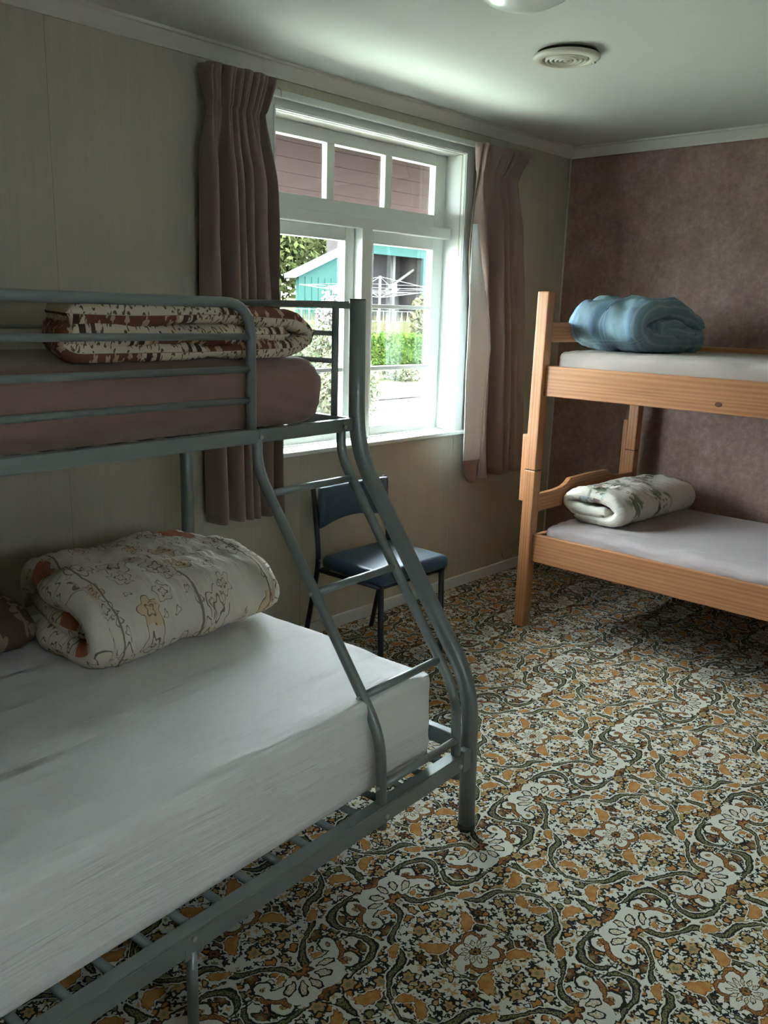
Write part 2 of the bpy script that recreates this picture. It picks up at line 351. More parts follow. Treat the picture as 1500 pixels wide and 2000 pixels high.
M = dict(
    carpet=carpet_material(), wallA=wallpaper_window(), wallB=wallpaper_back(), pine_y=pine('y'), pine_z=pine('z'), pine_x=pine('x'),
    steel=steel(), glass=glass(), duvet_brown=duvet_brown(), duvet_cream=duvet_cream(), duvet_garden=duvet_garden(), duvet_blue=duvet_blue(), blanket=blanket_dark(),
    ceiling=plain('ceiling white paint', (0.62, 0.645, 0.60), 0.75, spec=0.2, var=0.03), gloss_white=plain('white gloss trim paint', (0.62, 0.65, 0.62), 0.35, var=0.03),
    cornice=plain('off white cornice paint', (0.60, 0.59, 0.52), 0.5, var=0.04), wall_plain=plain('plain beige wall paint', (0.46, 0.43, 0.34), 0.7),
    curtain=fabric('taupe curtain cotton', (0.215, 0.155, 0.13), 0.8, 0.2, weave=1200), lining=fabric('white curtain lining', (0.62, 0.66, 0.67), 0.8, 0.15),
    sheet_white=creased_sheet(), sheet_brown=fabric('brown fitted sheet', (0.235, 0.150, 0.125), 0.7, 0.18, var=0.05),
    sheet_mauve=fabric('mauve grey fitted sheet', (0.40, 0.345, 0.345), 0.75, 0.2, var=0.04), sheet_sand=fabric('sand grey fitted sheet', (0.43, 0.37, 0.33), 0.75, 0.2, var=0.04),
    chair_frame=plain('black enamelled steel', (0.012, 0.014, 0.018), 0.35), vinyl=plain('navy vinyl', (0.035, 0.068, 0.105), 0.38, var=0.12),
    vent=plain('ivory plastic', (0.62, 0.60, 0.50), 0.4), dark=plain('gap shade', (0.02, 0.02, 0.018), 0.9), screw=plain('zinc screw', (0.45, 0.45, 0.44), 0.35, 0.8),
    lampglass=plain('opal glass', (0.70, 0.73, 0.68), 0.25), cable=plain('grey flex', (0.28, 0.25, 0.21), 0.6),
    soffit=plain('mauve painted hood boards', (0.056, 0.0395, 0.039), 0.9, spec=0.0, var=0.08), ground=ground_mat(),
    shed=plain('green painted sheet iron', (0.0125, 0.029, 0.0255), 0.9, spec=0.0, var=0.1), shed_roof=plain('grey roof iron', (0.05, 0.045, 0.045), 0.9, spec=0.0), shed_in=plain('weathered dark timber', (0.022, 0.02, 0.02), 0.9, spec=0.0, var=0.3), timber=plain('weathered grey timber', (0.042, 0.039, 0.036), 0.9, spec=0.0, var=0.15),
    hedge=leaves('box hedge leaves', (0.008, 0.026, 0.006), (0.040, 0.055, 0.012), 5), tree=leaves('pale tree leaves', (0.013, 0.020, 0.007), (0.045, 0.048, 0.020), 1.2), bark=plain('bark', (0.02, 0.016, 0.012), 0.9, spec=0.0),
    blossom=leaves('pale blossom', (0.07, 0.064, 0.062), (0.11, 0.10, 0.10), 8), grass=leaves('dry tall grass', (0.034, 0.034, 0.016), (0.066, 0.058, 0.038), 2), palegreen=leaves('silver green leaves', (0.028, 0.036, 0.018), (0.062, 0.062, 0.046), 4),
    wire=plain('galvanised wire', (0.07, 0.075, 0.072), 0.8, spec=0.0), cloth=plain('white cloth', (0.14, 0.14, 0.14), 0.8, spec=0.0), rubber=plain('black rubber', (0.02, 0.02, 0.02), 0.8))

# ------------------------------------------------------------------ object helpers
def tag(o, label=None, cat=None, group=None, kind=None):
    if label: o['label'] = label
    if cat: o['category'] = cat
    if group: o['group'] = group
    if kind: o['kind'] = kind
    return o
def empty(name, loc=(0, 0, 0), rz=0.0):
    o = bpy.data.objects.new(name, None); COL.objects.link(o); o.location = loc; o.rotation_euler = (0, 0, rz); o.empty_display_size = 0.1
    return o
def link(name, me, mat, parent=None, smooth=False):
    o = bpy.data.objects.new(name, me); COL.objects.link(o)
    if mat is not None: me.materials.append(mat)
    if parent is not None: o.parent = parent
    if smooth:
        me.polygons.foreach_set('use_smooth', [True]*len(me.polygons))
    return o
def pymesh(name, verts, faces, mat, parent=None, smooth=False, uv=None):
    me = bpy.data.meshes.new(name); me.from_pydata([tuple(v) for v in verts], [], faces); me.update()
    if uv:
        l = me.uv_layers.new(name='UVMap')
        for lp in me.loops: l.data[lp.index].uv = uv[lp.vertex_index]
    return link(name, me, mat, parent, smooth)
def from_bm(name, bm, mat, parent=None, smooth=False):
    bmesh.ops.recalc_face_normals(bm, faces=bm.faces)
    me = bpy.data.meshes.new(name); bm.to_mesh(me); bm.free(); return link(name, me, mat, parent, smooth)
def bm_box(bm, x0, x1, y0, y1, z0, z1, bev=0.0):
    g = bmesh.ops.create_cube(bm, size=1.0)
    for v in g['verts']: v.co = Vector(((x0+x1)/2+v.co.x*(x1-x0), (y0+y1)/2+v.co.y*(y1-y0), (z0+z1)/2+v.co.z*(z1-z0)))
    if bev > 0:
        es = list({e for v in g['verts'] for e in v.link_edges}); bmesh.ops.bevel(bm, geom=es, offset=bev, segments=2, profile=0.5, affect='EDGES')
def box(name, x0, x1, y0, y1, z0, z1, mat, parent=None, bev=0.003):
    bm = bmesh.new(); bm_box(bm, x0, x1, y0, y1, z0, z1, bev); return from_bm(name, bm, mat, parent)
def boxes(name, lst, mat, parent=None, bev=0.0):
    bm = bmesh.new()
    for b in lst: bm_box(bm, *b, bev)
    return from_bm(name, bm, mat, parent)
def prism(name, poly, fn, d0, d1, mat, parent=None, bev=0.0):
    """poly: 2D outline; fn(a, b, d) -> xyz; extruded between depths d0 and d1."""
    bm = bmesh.new(); a = [bm.verts.new(fn(p[0], p[1], d0)) for p in poly]; b = [bm.verts.new(fn(p[0], p[1], d1)) for p in poly]
    n = len(poly); bm.faces.new(a); bm.faces.new(b[::-1])
    for i in range(n): bm.faces.new((a[i], a[(i+1) % n], b[(i+1) % n], b[i]))
    if bev: bmesh.ops.bevel(bm, geom=[e for e in bm.edges], offset=bev, segments=1, affect='EDGES')
    return from_bm(name, bm, mat, parent)
def fillet(pts, r, n=7):
    pts = [Vector(p) for p in pts]; out = [pts[0]]
    for i in range(1, len(pts)-1):
        p = pts[i]; a = (pts[i-1]-p); b = (pts[i+1]-p); rr = r[i-1] if isinstance(r, (list, tuple)) else r
        rr = min(rr, a.length*0.49, b.length*0.49); a.normalize(); b.normalize(); p0 = p+a*rr; p1 = p+b*rr
        for k in range(n+1):
            u = k/n; out.append(p0*(1-u)**2+p*2*u*(1-u)+p1*u*u)
    out.append(pts[-1]); return out
def tube(name, pts, r, mat, parent=None, seg=14, ry=None):
    pts = [Vector(p) for p in pts]; verts = []; faces = []; n = len(pts)
    tn = [(pts[min(i+1, n-1)]-pts[max(i-1, 0)]).normalized() for i in range(n)]
    ref = Vector((0, 0, 1)) if abs(tn[0].z) < 0.9 else Vector((1, 0, 0))
    s = tn[0].cross(ref).normalized()
    for i in range(n):
        s = (s-tn[i]*s.dot(tn[i])).normalized(); w = tn[i].cross(s)
        for k in range(seg):
            a = 2*math.pi*k/seg; verts.append(pts[i]+s*(math.cos(a)*r)+w*(math.sin(a)*(ry or r)))
    for i in range(n-1):
        for k in range(seg):
            a = i*seg+k; b = i*seg+(k+1) % seg; faces.append((a, b, b+seg, a+seg))
    faces.append(tuple(range(seg))[::-1]); faces.append(tuple(range((n-1)*seg, n*seg)))
    o = pymesh(name, verts, faces, mat, parent)
    o.data.polygons.foreach_set('use_smooth', [len(p.vertices) == 4 for p in o.data.polygons]); return o
def lathe(name, prof, mat, parent=None, seg=48, loc=(0, 0, 0), smooth=True):
    verts = []; faces = []; n = len(prof)
    for r, z in prof:
        for k in range(seg):
            a = 2*math.pi*k/seg; verts.append((loc[0]+math.cos(a)*r, loc[1]+math.sin(a)*r, loc[2]+z))
    for i in range(n-1):
        for k in range(seg):
            a = i*seg+k; b = i*seg+(k+1) % seg; faces.append((a, b, b+seg, a+seg))
    return pymesh(name, verts, faces, mat, parent, smooth)
def fbm(x, y, z=0.0, o=3): return noise.fractal(Vector((x, y, z)), 1.0, 2.0, o)

def soft_box(name, x0, x1, y0, y1, z0, z1, r, mat, parent=None, nx=60, ny=40, nz=10, disp=None):
    """Rounded, stuffed block (mattress, cushion) with modelled creases through disp(p, n)."""
    bm = bmesh.new(); sx, sy, sz = x1-x0, y1-y0, z1-z0
    def axis(n, L):   # denser near ends
        e = min(r*1.3, L*0.3); k = 5
        pts = [e*(i/k) for i in range(k)]+[e+(L-2*e)*i/n for i in range(n+1)]+[L-e+e*(i+1)/k for i in range(k)]
        return pts
    ax, ay, az = axis(nx, sx), axis(ny, sy), axis(nz, sz)
    vm = {}
    def V(i, j, k):
        if (i, j, k) in vm: return vm[i, j, k]
        p = Vector((ax[i]-sx/2, ay[j]-sy/2, az[k]-sz/2)); h = Vector((sx/2-r, sy/2-r, sz/2-r))
        c = Vector((max(-h.x, min(h.x, p.x)), max(-h.y, min(h.y, p.y)), max(-h.z, min(h.z, p.z))))
        d = p-c; nrm = d.normalized() if d.length > 1e-9 else Vector((0, 0, 1)); q = c+nrm*r
        q += Vector(((x0+x1)/2, (y0+y1)/2, (z0+z1)/2))
        if disp: q = disp(q, nrm)
        vm[i, j, k] = bm.verts.new(q); return vm[i, j, k]
    NX, NY, NZ = len(ax)-1, len(ay)-1, len(az)-1
    def quad(*ids):
        vs = [V(*i) for i in ids]
        if len(set(vs)) == 4: bm.faces.new(vs)
    for i in range(NX):
        for j in range(NY):
            for k in (0, NZ): quad((i, j, k), (i+1, j, k), (i+1, j+1, k), (i, j+1, k))
    for i in range(NX):
        for k in range(NZ):
            for j in (0, NY): quad((i, j, k), (i+1, j, k), (i+1, j, k+1), (i, j, k+1))
    for j in range(NY):
        for k in range(NZ):
            for i in (0, NX): quad((i, j, k), (i, j+1, k), (i, j+1, k+1), (i, j, k+1))
    return from_bm(name, bm, mat, parent, True)

def ribbon(name, path, th, t0, t1, fn, mat, parent=None, nt=46, ns=70, seed=0.0, amp=0.012, pinch=0.45, freq=9.0, pw=4, slope=None):
    """A padded sheet folded along `path` (2D centreline) and running from t0 to t1; fn(a, t, b) -> xyz. UVs are in metres."""
    P = fillet([(p[0], p[1], 0) for p in path], 0.08, 6)
    L = [0.0]
    for i in range(1, len(P)): L.append(L[-1]+(P[i]-P[i-1]).length)
    tot = L[-1]
    def at(s):
        s = max(0, min(tot, s)); i = 1
        while i < len(L)-1 and L[i] < s: i += 1
        f = (s-L[i-1])/max(1e-9, L[i]-L[i-1]); return P[i-1].lerp(P[i], f)
    side = []
    for k in range(ns+1):
        s = tot*k/ns; p = at(s); d = (at(s+0.012)-at(s-0.012)).normalized(); nr = Vector((-d.y, d.x, 0))
        e = min(s, tot-s); h = th/2*math.sqrt(max(0.0, 1-(1-min(1, e/(th*0.55)))**2)); side.append((p, nr, h, s))
    loop = [(p, nr, h, s, 0) for p, nr, h, s in side]+[(p, -nr, h, s, 1) for p, nr, h, s in side[::-1][1:-1]]
    n = len(loop); verts = []; uv = []; faces = []
    edge = th*0.62; ks = 7; rows = []
    for k in range(ks): ph = math.pi/2*(k+0.15)/ks; rows.append((t0+edge*(1-math.cos(ph)), math.sin(ph), t0-edge*0.57*(1-k/ks)))
    for k in range(nt+1): t = t0+edge+(t1-t0-2*edge)*k/nt; rows.append((t, 1.0, t))
    rows += [(t0+t1-a_, g_, t0+t1-c_) for a_, g_, c_ in rows[:ks][::-1]]
    nt = len(rows)-1
    for j, (tt, g, tu) in enumerate(rows):
        u = (tt-t0)/(t1-t0)
        for (p, nr, h, s, side_no) in loop:
            t = tt+0.8*amp*fbm(p.x*5+seed, p.y*5, s*3+(3 if u > 0.5 else 0))
            b = p.y+nr.y*h*g; a = p.x+nr.x*h*g
            w = (amp*fbm(a*freq+seed, t*freq, s*freq*0.7)+0.4*amp*fbm(a*freq*3, t*freq*2.2+seed, s*freq*2))*g
            a += nr.x*w*min(1, h/(th*0.3)); b += nr.y*w*min(1, h/(th*0.3))
            if slope: b *= slope(u)
            verts.append(fn(a, t, max(b, 0.0))); uv.append((s+(0.43 if side_no else 0.0), tu-t0+0.05))
    for j in range(nt):
        for k in range(n):
            a = j*n+k; b = j*n+(k+1) % n; faces.append((a, b, b+n, a+n))
    # end caps: stitch both faces of the sheet together
    m = ns
    for base in (0, nt*n):
        for k in range(m):
            a = base+k; b = base+k+1; c = base+((n-k-1) % n); d = base+((n-k) % n)
            q = [a, b, c, d]; q = [v for i, v in enumerate(q) if v not in q[:i]]
            if len(q) >= 3: faces.append(tuple(q))
    o = pymesh(name, verts, faces, mat, parent, True, uv)
    bm = bmesh.new(); bm.from_mesh(o.data); bmesh.ops.recalc_face_normals(bm, faces=bm.faces); bm.to_mesh(o.data); bm.free()
    return o

# ------------------------------------------------------------------ the room
XW, YS, ZC = -5.35, -4.0, 2.365
WX0, WX1, WZ0, WZ1 = -2.14, -0.963, 0.868, 2.20      # window opening
fl = pymesh('floor', [(XW, YS, 0), (0, YS, 0), (0, 0.0, 0), (XW, 0.0, 0), (XW, YS, -0.1), (0, YS, -0.1), (0, 0, -0.1), (XW, 0, -0.1)],
            [(0, 1, 2, 3), (7, 6, 5, 4), (0, 4, 5, 1), (1, 5, 6, 2), (2, 6, 7, 3), (3, 7, 4, 0)], M['carpet'])
tag(fl, 'carpet floor with dense cream, black, rust and olive oriental floral pattern', kind='structure')
c = box('ceiling', XW-0.15, 0.15, YS-0.15, 0.15, ZC, ZC+0.1, M['ceiling'], bev=0); tag(c, 'pale painted flat ceiling', kind='structure')
wl = boxes('wall_left', [(XW-0.15, WX0-0.012, 0.004, 0.15, -0.1, ZC), (WX1+0.012, 0.15, 0.004, 0.15, -0.1, ZC), (WX0-0.012, WX1+0.012, 0.004, 0.15, -0.1, WZ0-0.02), (WX0-0.012, WX1+0.012, 0.004, 0.15, WZ1+0.012, ZC)], M['wall_plain'])
tag(wl, 'beige grained wallboard wall holding the window', kind='structure')
seams = [XW, -3.041, -1.989, -0.936, 0.0]
for a, b in zip(seams[:-1], seams[1:]):
    a += 0.0005; b -= 0.0005; L = []
    if b < WX0 or a > WX1: L = [(a, b, 0, 0.006, 0, ZC)]
    elif a < WX0: L = [(a, WX0, 0, 0.006, 0, ZC), (WX0, b, 0, 0.006, 0, WZ0-0.02), (WX0, b, 0, 0.006, WZ1, ZC)]
    else: L = [(WX1, b, 0, 0.006, 0, ZC), (a, WX1, 0, 0.006, 0, WZ0-0.02), (a, WX1, 0, 0.006, WZ1, ZC)]
    boxes('wall_panel', L, M['wallA'], wl)
wb_ = box('wall_back', 0, 0.15, YS, 0.0, -0.1, ZC, M['wallB'], bev=0); tag(wb_, 'mottled dark brown papered wall behind the pine bunk', kind='structure')
FILL_WIN = (-4.24, -3.82, 1.36, 1.78)      # added unseen window behind the camera, sized to let in fill light
wr = boxes('wall_right', [(XW-0.15, FILL_WIN[0], YS-0.15, YS, -0.1, ZC), (FILL_WIN[1], 0.15, YS-0.15, YS, -0.1, ZC), (FILL_WIN[0], FILL_WIN[1], YS-0.15, YS, -0.1, FILL_WIN[2]), (FILL_WIN[0], FILL_WIN[1], YS-0.15, YS, FILL_WIN[3], ZC)], M['wall_plain']); tag(wr, 'plain beige wall on the right side', kind='structure')
fill_win = empty('fill_window', ((FILL_WIN[0]+FILL_WIN[1])/2, YS-0.08, FILL_WIN[2])); tag(fill_win, 'small unseen window added for fill light in the wall on the right', kind='structure')
hw, hh = (FILL_WIN[1]-FILL_WIN[0])/2, FILL_WIN[3]-FILL_WIN[2]
boxes('fill_window_frame', [(-hw, hw, -0.03, 0.03, 0, 0.05), (-hw, hw, -0.03, 0.03, hh-0.05, hh), (-hw, -hw+0.05, -0.03, 0.03, 0.05, hh-0.05), (hw-0.05, hw, -0.03, 0.03, 0.05, hh-0.05)], M['gloss_white'], fill_win)
box('pane', -hw+0.05, hw-0.05, -0.003, 0.003, 0.05, hh-0.05, M['glass'], fill_win, 0)
wf = box('wall_front', XW-0.15, XW, YS, 0, -0.1, ZC, M['wall_plain'], bev=0); tag(wf, 'plain beige wall at the near end', kind='structure')

b = box('baseboard_left', XW, -0.015, -0.014, 0, 0, 0.06, M['gloss_white'], bev=0.004); tag(b, 'low white baseboard under the window wall', kind='structure')
b = box('baseboard_back', -0.014, 0, YS, -0.015, 0, 0.06, M['gloss_white'], bev=0.004); tag(b, 'low white baseboard along the brown wall', kind='structure')
prof = [(0, -0.055), (0.010, -0.055), (0.014, -0.046), (0.040, -0.012), (0.050, -0.010), (0.050, 0), (0, 0)]
c1 = prism('trim_1', prof, lambda a, z, d: (d, -a, ZC+z), XW, -0.0, M['cornice']); tag(c1, 'ceiling cornice along the window wall', kind='structure')
c2 = prism('trim_2', prof, lambda a, z, d: (-a, d, ZC+z), YS, 0.0, M['cornice']); tag(c2, 'ceiling cornice along the brown wall', kind='structure')
b = box('trim_3', -0.009, 0, -0.009, 0, 0.06, ZC-0.05, M['wall_plain'], bev=0.002); tag(b, 'thin corner bead between beige and brown walls', kind='structure')

# ------------------------------------------------------------------ the window
w1 = empty('window_1', ((WX0+WX1)/2, 0, WZ0)); tag(w1, 'white painted timber window with three small top panes', kind='structure')
OX, OZ = (WX0+WX1)/2, WZ0
def wbox(name, x0, x1, y0, y1, z0, z1, mat=None, parent=None, bev=0.003): return box(name, x0-OX, x1-OX, y0, y1, z0-OZ, z1-OZ, mat or M['gloss_white'], parent or w1, bev)
CW = 0.070
wbox('casing', WX0-CW, WX0, -0.018, 0, WZ0, WZ1+CW); wbox('casing', WX1, WX1+CW, -0.018, 0, WZ0, WZ1+CW); wbox('casing', WX0, WX1, -0.018, 0, WZ1, WZ1+CW)
wbox('casing_bead', WX1+0.004, WX1+0.012, -0.023, -0.016, WZ0, WZ1+0.008, bev=0.002); wbox('casing_bead', WX0-0.012, WX0-0.004, -0.023, -0.016, WZ0, WZ1+0.008, bev=0.002); wbox('casing_bead', WX0-0.012, WX1+0.012, -0.023, -0.016, WZ1+0.004, WZ1+0.012, bev=0.002)
wbox('jamb', WX0-0.012, WX0, 0, 0.15, WZ0, WZ1); wbox('jamb', WX1, WX1+0.012, 0, 0.15, WZ0, WZ1); wbox('head_lining', WX0, WX1, 0, 0.15, WZ1, WZ1+0.012, bev=0)
wbox('sill', WX0-CW-0.012, WX1+CW+0.012, -0.042, 0.10, WZ0-0.020, WZ0, bev=0.005)
wbox('transom', WX0, WX1, 0.055, 0.15, 1.812, 1.862)
wbox('mullion', -1.587, -1.520, 0.050, 0.15, WZ0, 1.812)
def sash(name, x0, x1, z0, z1, px0, px1, pz0, pz1, bars=(), vbars=()):
    s = boxes(name, [(x0-OX, px0-OX, 0.10, 0.14, z0-OZ, z1-OZ), (px1-OX, x1-OX, 0.10, 0.14, z0-OZ, z1-OZ), (px0-OX, px1-OX, 0.10, 0.14, z0-OZ, pz0-OZ), (px0-OX, px1-OX, 0.10, 0.14, pz1-OZ, z1-OZ)], M['gloss_white'], w1, 0.002)
    zz = [pz0]+[q for b_ in bars for q in (b_-0.009, b_+0.009)]+[pz1]; xx = [px0]+[q for b_ in vbars for q in (b_-0.0225, b_+0.0225)]+[px1]
    for b_ in bars: wbox('glazing_bar', px0, px1, 0.104, 0.136, b_-0.009, b_+0.009, parent=s, bev=0.002)
    for b_ in vbars: wbox('glazing_bar', b_-0.0225, b_+0.0225, 0.104, 0.136, pz0, pz1, parent=s, bev=0.002)
    for i in range(0, len(zz), 2):
        for j in range(0, len(xx), 2): wbox('pane', xx[j], xx[j+1], 0.122, 0.126, zz[i], zz[i+1], M['glass'], s, 0)
    return s
sash('top_sash', WX0, WX1, 1.862, WZ1, -2.068, -1.042, 1.921, 2.147, (), (-1.735, -1.371))
sash('casement_sash', WX0, -1.587, WZ0, 1.812, -2.060, -1.645, 0.916, 1.757, (1.478, 1.190))
sash('casement_sash', -1.520, WX1, WZ0, 1.812, -1.462, -1.042, 0.916, 1.757, (1.478, 1.190))

# curtain track
tr = empty('curtain_track', (-1.5, -0.045, 2.246)); tag(tr, 'slim white curtain track over the window', 'curtain track')
box('rail', -0.98, 0.90, -0.010, 0.010, -0.012, 0.010, M['gloss_white'], tr, 0.002)
for xx in (-0.93, -0.2, 0.45, 0.86): box('bracket', xx-0.012, xx+0.012, 0.008, 0.045, -0.012, 0.012, M['gloss_white'], tr, 0.002)
tube('end_hook', [(-0.655, -0.004, 0.022), (-0.645, -0.012, 0.010), (-0.645, -0.012, -0.012)], 0.0018, M['screw'], tr, 6)

# ------------------------------------------------------------------ curtains
def curtain(name, label, x_of, nf, z0, z1, zp, seed, lining=None, hem=0.0):
    root = empty(name, (x_of(0.5, z0), -0.095, z0)); tag(root, label, 'curtain', 'pair of taupe curtains')
    ns, zs = 260, [z0+(zp-0.03-z0)*i/36 for i in range(37)]+[zp-0.018, zp-0.006, zp+0.006, zp+0.025, zp+0.045, zp+0.065, zp+0.085, z1]
    verts = []; uv = []; faces = []
    for z in zs:
        h = (z-z0)/(zp-z0)
        for i in range(ns+1):
            s = i/ns
            ph = nf*s+0.33*math.sin(2*math.pi*s*1.6+seed)+0.10*fbm(s*4+seed, z*1.1)
            w = math.sin(2*math.pi*ph); w = math.copysign(abs(w)**0.75, w)
            A = 0.032+0.016*min(1, max(0, 1-h)*2.2)+0.008*fbm(s*3, z*2+seed)
            d = A*w+0.010*fbm(s*7+seed, z*1.4)*(1-h*0.5)
            dx = 0.010*math.cos(2*math.pi*ph)*(0.4+0.6*(1-h))
            if z > zp-0.20:       # gathers into and out of the pinch tape
                k = min(1.0, (z-(zp-0.20))/0.19) if z <= zp else 1.0
                fan = math.sin(2*math.pi*ph*3+0.6*math.sin(9*s))
                dd = 0.010*w+0.007*fan
                if z > zp: up = (z-zp)/(z1-zp); dd = (0.010*w+0.007*fan)*(1-up)+(0.008+0.030*up)*(0.8*fan+0.35*w)-0.012*up
                d = d*(1-k)+dd*k; dx *= (1-k)
                if z > zp: dx += 0.008*up*math.cos(2*math.pi*ph*3)
            zz = z+(0.012*fbm(s*9+seed, 3.3)+0.006*math.sin(2*math.pi*ph*3) if z == z1 else 0)+(hem*0.01*fbm(s*5, 1.7+seed) if z == z0 else 0)
            x = x_of(s, z)+dx
            verts.append((x-root.location.x, d, zz-z0)); uv.append((s*1.1, z))
    n = ns+1
    for j in range(len(zs)-1):
        for i in range(ns):
            a = j*n+i; faces.append((a, a+1, a+1+n, a+n))
    o = pymesh('curtain_panel', verts, faces, M['curtain'], root, True, uv)
    md = o.modifiers.new('thickness', 'SOLIDIFY'); md.thickness = 0.003; md.offset = 0
    return root
def lerp_tab(tab, z):
    tab = sorted(tab)
    if z <= tab[0][0]: return tab[0][1]
    for (a, va), (b_, vb) in zip(tab[:-1], tab[1:]):
        if z <= b_: return va+(vb-va)*(z-a)/(b_-a)
    return tab[-1][1]
LT = [(0.64, -2.515), (1.45, -2.527), (2.0, -2.524), (2.14, -2.505), (2.24, -2.530)]; RTb = [(0.64, -2.195), (1.45, -2.207), (1.9, -2.215), (2.05, -2.245), (2.14, -2.262), (2.24, -2.235)]
curtain('curtain', 'long taupe pleated curtain hanging behind the grey bunk, left of the window', lambda s, z: lerp_tab(LT, z)*(1-s)+lerp_tab(RTb, z)*s, 6.0, 0.64, 2.272, 2.150, 1.3)
LT2 = [(0.62, -0.885), (0.9, -0.895), (1.3, -0.905), (1.8, -0.955), (2.10, -0.955), (2.22, -0.975)]; RT2 = [(0.62, -0.492), (1.45, -0.565), (1.9, -0.615), (2.10, -0.640), (2.22, -0.552)]
rc_ = curtain('curtain', 'taupe pleated curtain showing its white lining, right of the window', lambda s, z: lerp_tab(LT2, z)*(1-s)+lerp_tab(RT2, z)*s, 4.0, 0.625, 2.245, 2.122, 0.4)
# turned-back leading edge: the pale lining faces the room
rows = [(1.868, -1.047, -1.042), (1.75, -1.049, -1.014), (1.633, -1.05, -0.98), (1.53, -1.049, -0.944), (1.43, -1.047, -0.912), (1.29, -1.044, -0.89), (1.19, -1.042, -0.897), (1.09, -1.04, -0.909), (0.98, -1.038, -0.913), (0.88, -1.036, -0.917), (0.8, -1.035, -0.923), (0.735, -1.033, -0.93)]
def flap(name, rows, mat, off, parent):
    verts = []; faces = []; k = 8
    for z, xl, xr in rows:
        for i in range(k+1):
            u = i/k; y = -0.095-0.050-0.022*math.sin(u*1.9)+0.006*fbm(z*3, u*2); 
            verts.append((xl+(xr-xl)*u-rc_.location.x, y-off-rc_.location.y, z-rc_.location.z))
    for j in range(len(rows)-1):
        for i in range(k): a = j*(k+1)+i; faces.append((a, a+1, a+k+2, a+k+1))
    o = pymesh(name, verts, faces, mat, parent, True); md = o.modifiers.new('t', 'SOLIDIFY'); md.thickness = 0.003; return o
lin = flap('lining', rows, M['lining'], 0.0, rc_); lin['label'] = 'white lining of the turned-back curtain edge'
flap('hem', [(0.737, -1.033, -0.929), (0.70, -1.028, -0.933), (0.662, -1.022, -0.937), (0.635, -0.997, -0.945), (0.620, -0.973, -0.951)], M['curtain'], 0.0, rc_)
tube('seam', [(xr+0.003, -0.095-0.050-0.022*math.sin(1.9)-0.002, z) for z, xl, xr in rows], 0.0035, M['lining'], None, 6).parent = None
sm = bpy.data.objects['seam']; sm.parent = rc_; sm.location = (-rc_.location.x, -rc_.location.y, -rc_.location.z)

# ------------------------------------------------------------------ steel bunk bed (local axes: x towards the far end, y towards the window wall)
BA = R(3.65); BO = (-2.608, -1.443, 0)
bed = empty('steel_bunk_bed', BO, BA); tag(bed, 'silver grey tubular steel bunk, single above double, with sloping ladder', 'bunk bed')
st = M['steel']; BL = 1.96; VU, VR = 0.465, 1.265
def T(name, pts, r, parent=bed, seg=14): return tube(name, [(-p[0], p[1], p[2]) for p in pts], r, st, parent, seg)
def Bx(name, u0, u1, v0, v1, z0, z1, parent=bed, bev=0.003): return box(name, -u1, -u0, v0, v1, z0, z1, st, parent, bev)
def foot_cap(u, v, p): tube('foot_cap', [(-u, v, 0), (-u, v, 0.016)], 0.0255, M['rubber'], p, 14)
for u in (0.0, BL):
    p = T('post', fillet([(u, VU, 1.487), (u, VU-0.006, 1.06), (u, 0.012, 0.44), (u, 0.003, 0.004)], 0.11, 9), 0.024, seg=18); foot_cap(u, 0.003, p)
    tube('post_cap', [(-u, VU, 1.484), (-u, VU, 1.490)], 0.0235, M['rubber'], p, 18)
    p = T('post', [(u, VR, 1.487), (u, VR, 0.004)], 0.024, seg=18); foot_cap(u, VR, p)
    T('end_rail', [(u, VU, 1.4725), (u, VR, 1.4725)], 0.0105)
    for z in (1.390, 1.310): T('end_bar', [(u, 0.55, z), (u, VR-0.085, z)], 0.0075)
    for v in (0.55, VR-0.085): T('end_upright', [(u, v, 1.466), (u, v, 1.150)], 0.0105)
    Bx('end_rail', u-0.012, u+0.012, VU+0.018, VR-0.018, 1.117, 1.150)
    Bx('end_rail', u-0.014, u+0.014, 0.02, VR-0.02, 0.236, 0.284)
for v, z0, z1 in ((VU, 1.115, 1.152), (VR, 1.115, 1.152)):
    Bx('side_rail', 0.02, BL-0.02, v-0.011, v+0.011, z0, z1)
for v, s_ in ((0.0, 1), (VR, -1)):   # angle-iron rails of the double
    o = boxes('side_rail', [(-BL+0.02, -0.02, min(v-0.004*s_, v), max(v-0.004*s_, v), 0.205, 0.250), (-BL+0.02, -0.02, min(v-0.004*s_, v+0.030*s_), max(v-0.004*s_, v+0.030*s_), 0.250, 0.256)], st, bed, 0.0015)
    Bx('corner_bracket', 0.012, 0.05, v-0.010, v+0.014, 0.200, 0.266)
for i in range(21):
    u = 0.104+0.0868*i; T('slat', [(u, 0.012, 0.243), (u, VR-0.012, 0.243)], 0.0095, seg=10)
    T('slat', [(u, VU+0.010, 1.128), (u, VR-0.010, 1.128)], 0.007, seg=8)
for v in (0.004, VR-0.01):
    l = T('middle_leg', [(0.985, v, 0.016), (0.985, v, 0.212)], 0.0115); tube('foot_cap', [(-0.985, v, 0), (-0.985, v, 0.018)], 0.0125, M['rubber'], l, 12)
    Bx('leg_socket', 0.962, 1.008, v-0.009, v+0.006, 0.196, 0.226)
def guard(v, label=None):
    T('guard_frame', fillet([(0.405, v, 1.150), (0.405, v, 1.469), (BL-0.05, v, 1.469), (BL-0.05, v, 1.150)], 0.085, 8), 0.0130)
    for z in (1.387, 1.306, 1.227): T('guard_bar', [(0.405, v, z), (BL-0.05, v, z)], 0.0088, seg=10)
guard(VU)
T('guard_frame', [(0.12, VR, 1.152), (0.12, VR, 1.4655)], 0.010); T('guard_rail', [(0.0, VR, 1.469), (BL, VR, 1.469)], 0.012)
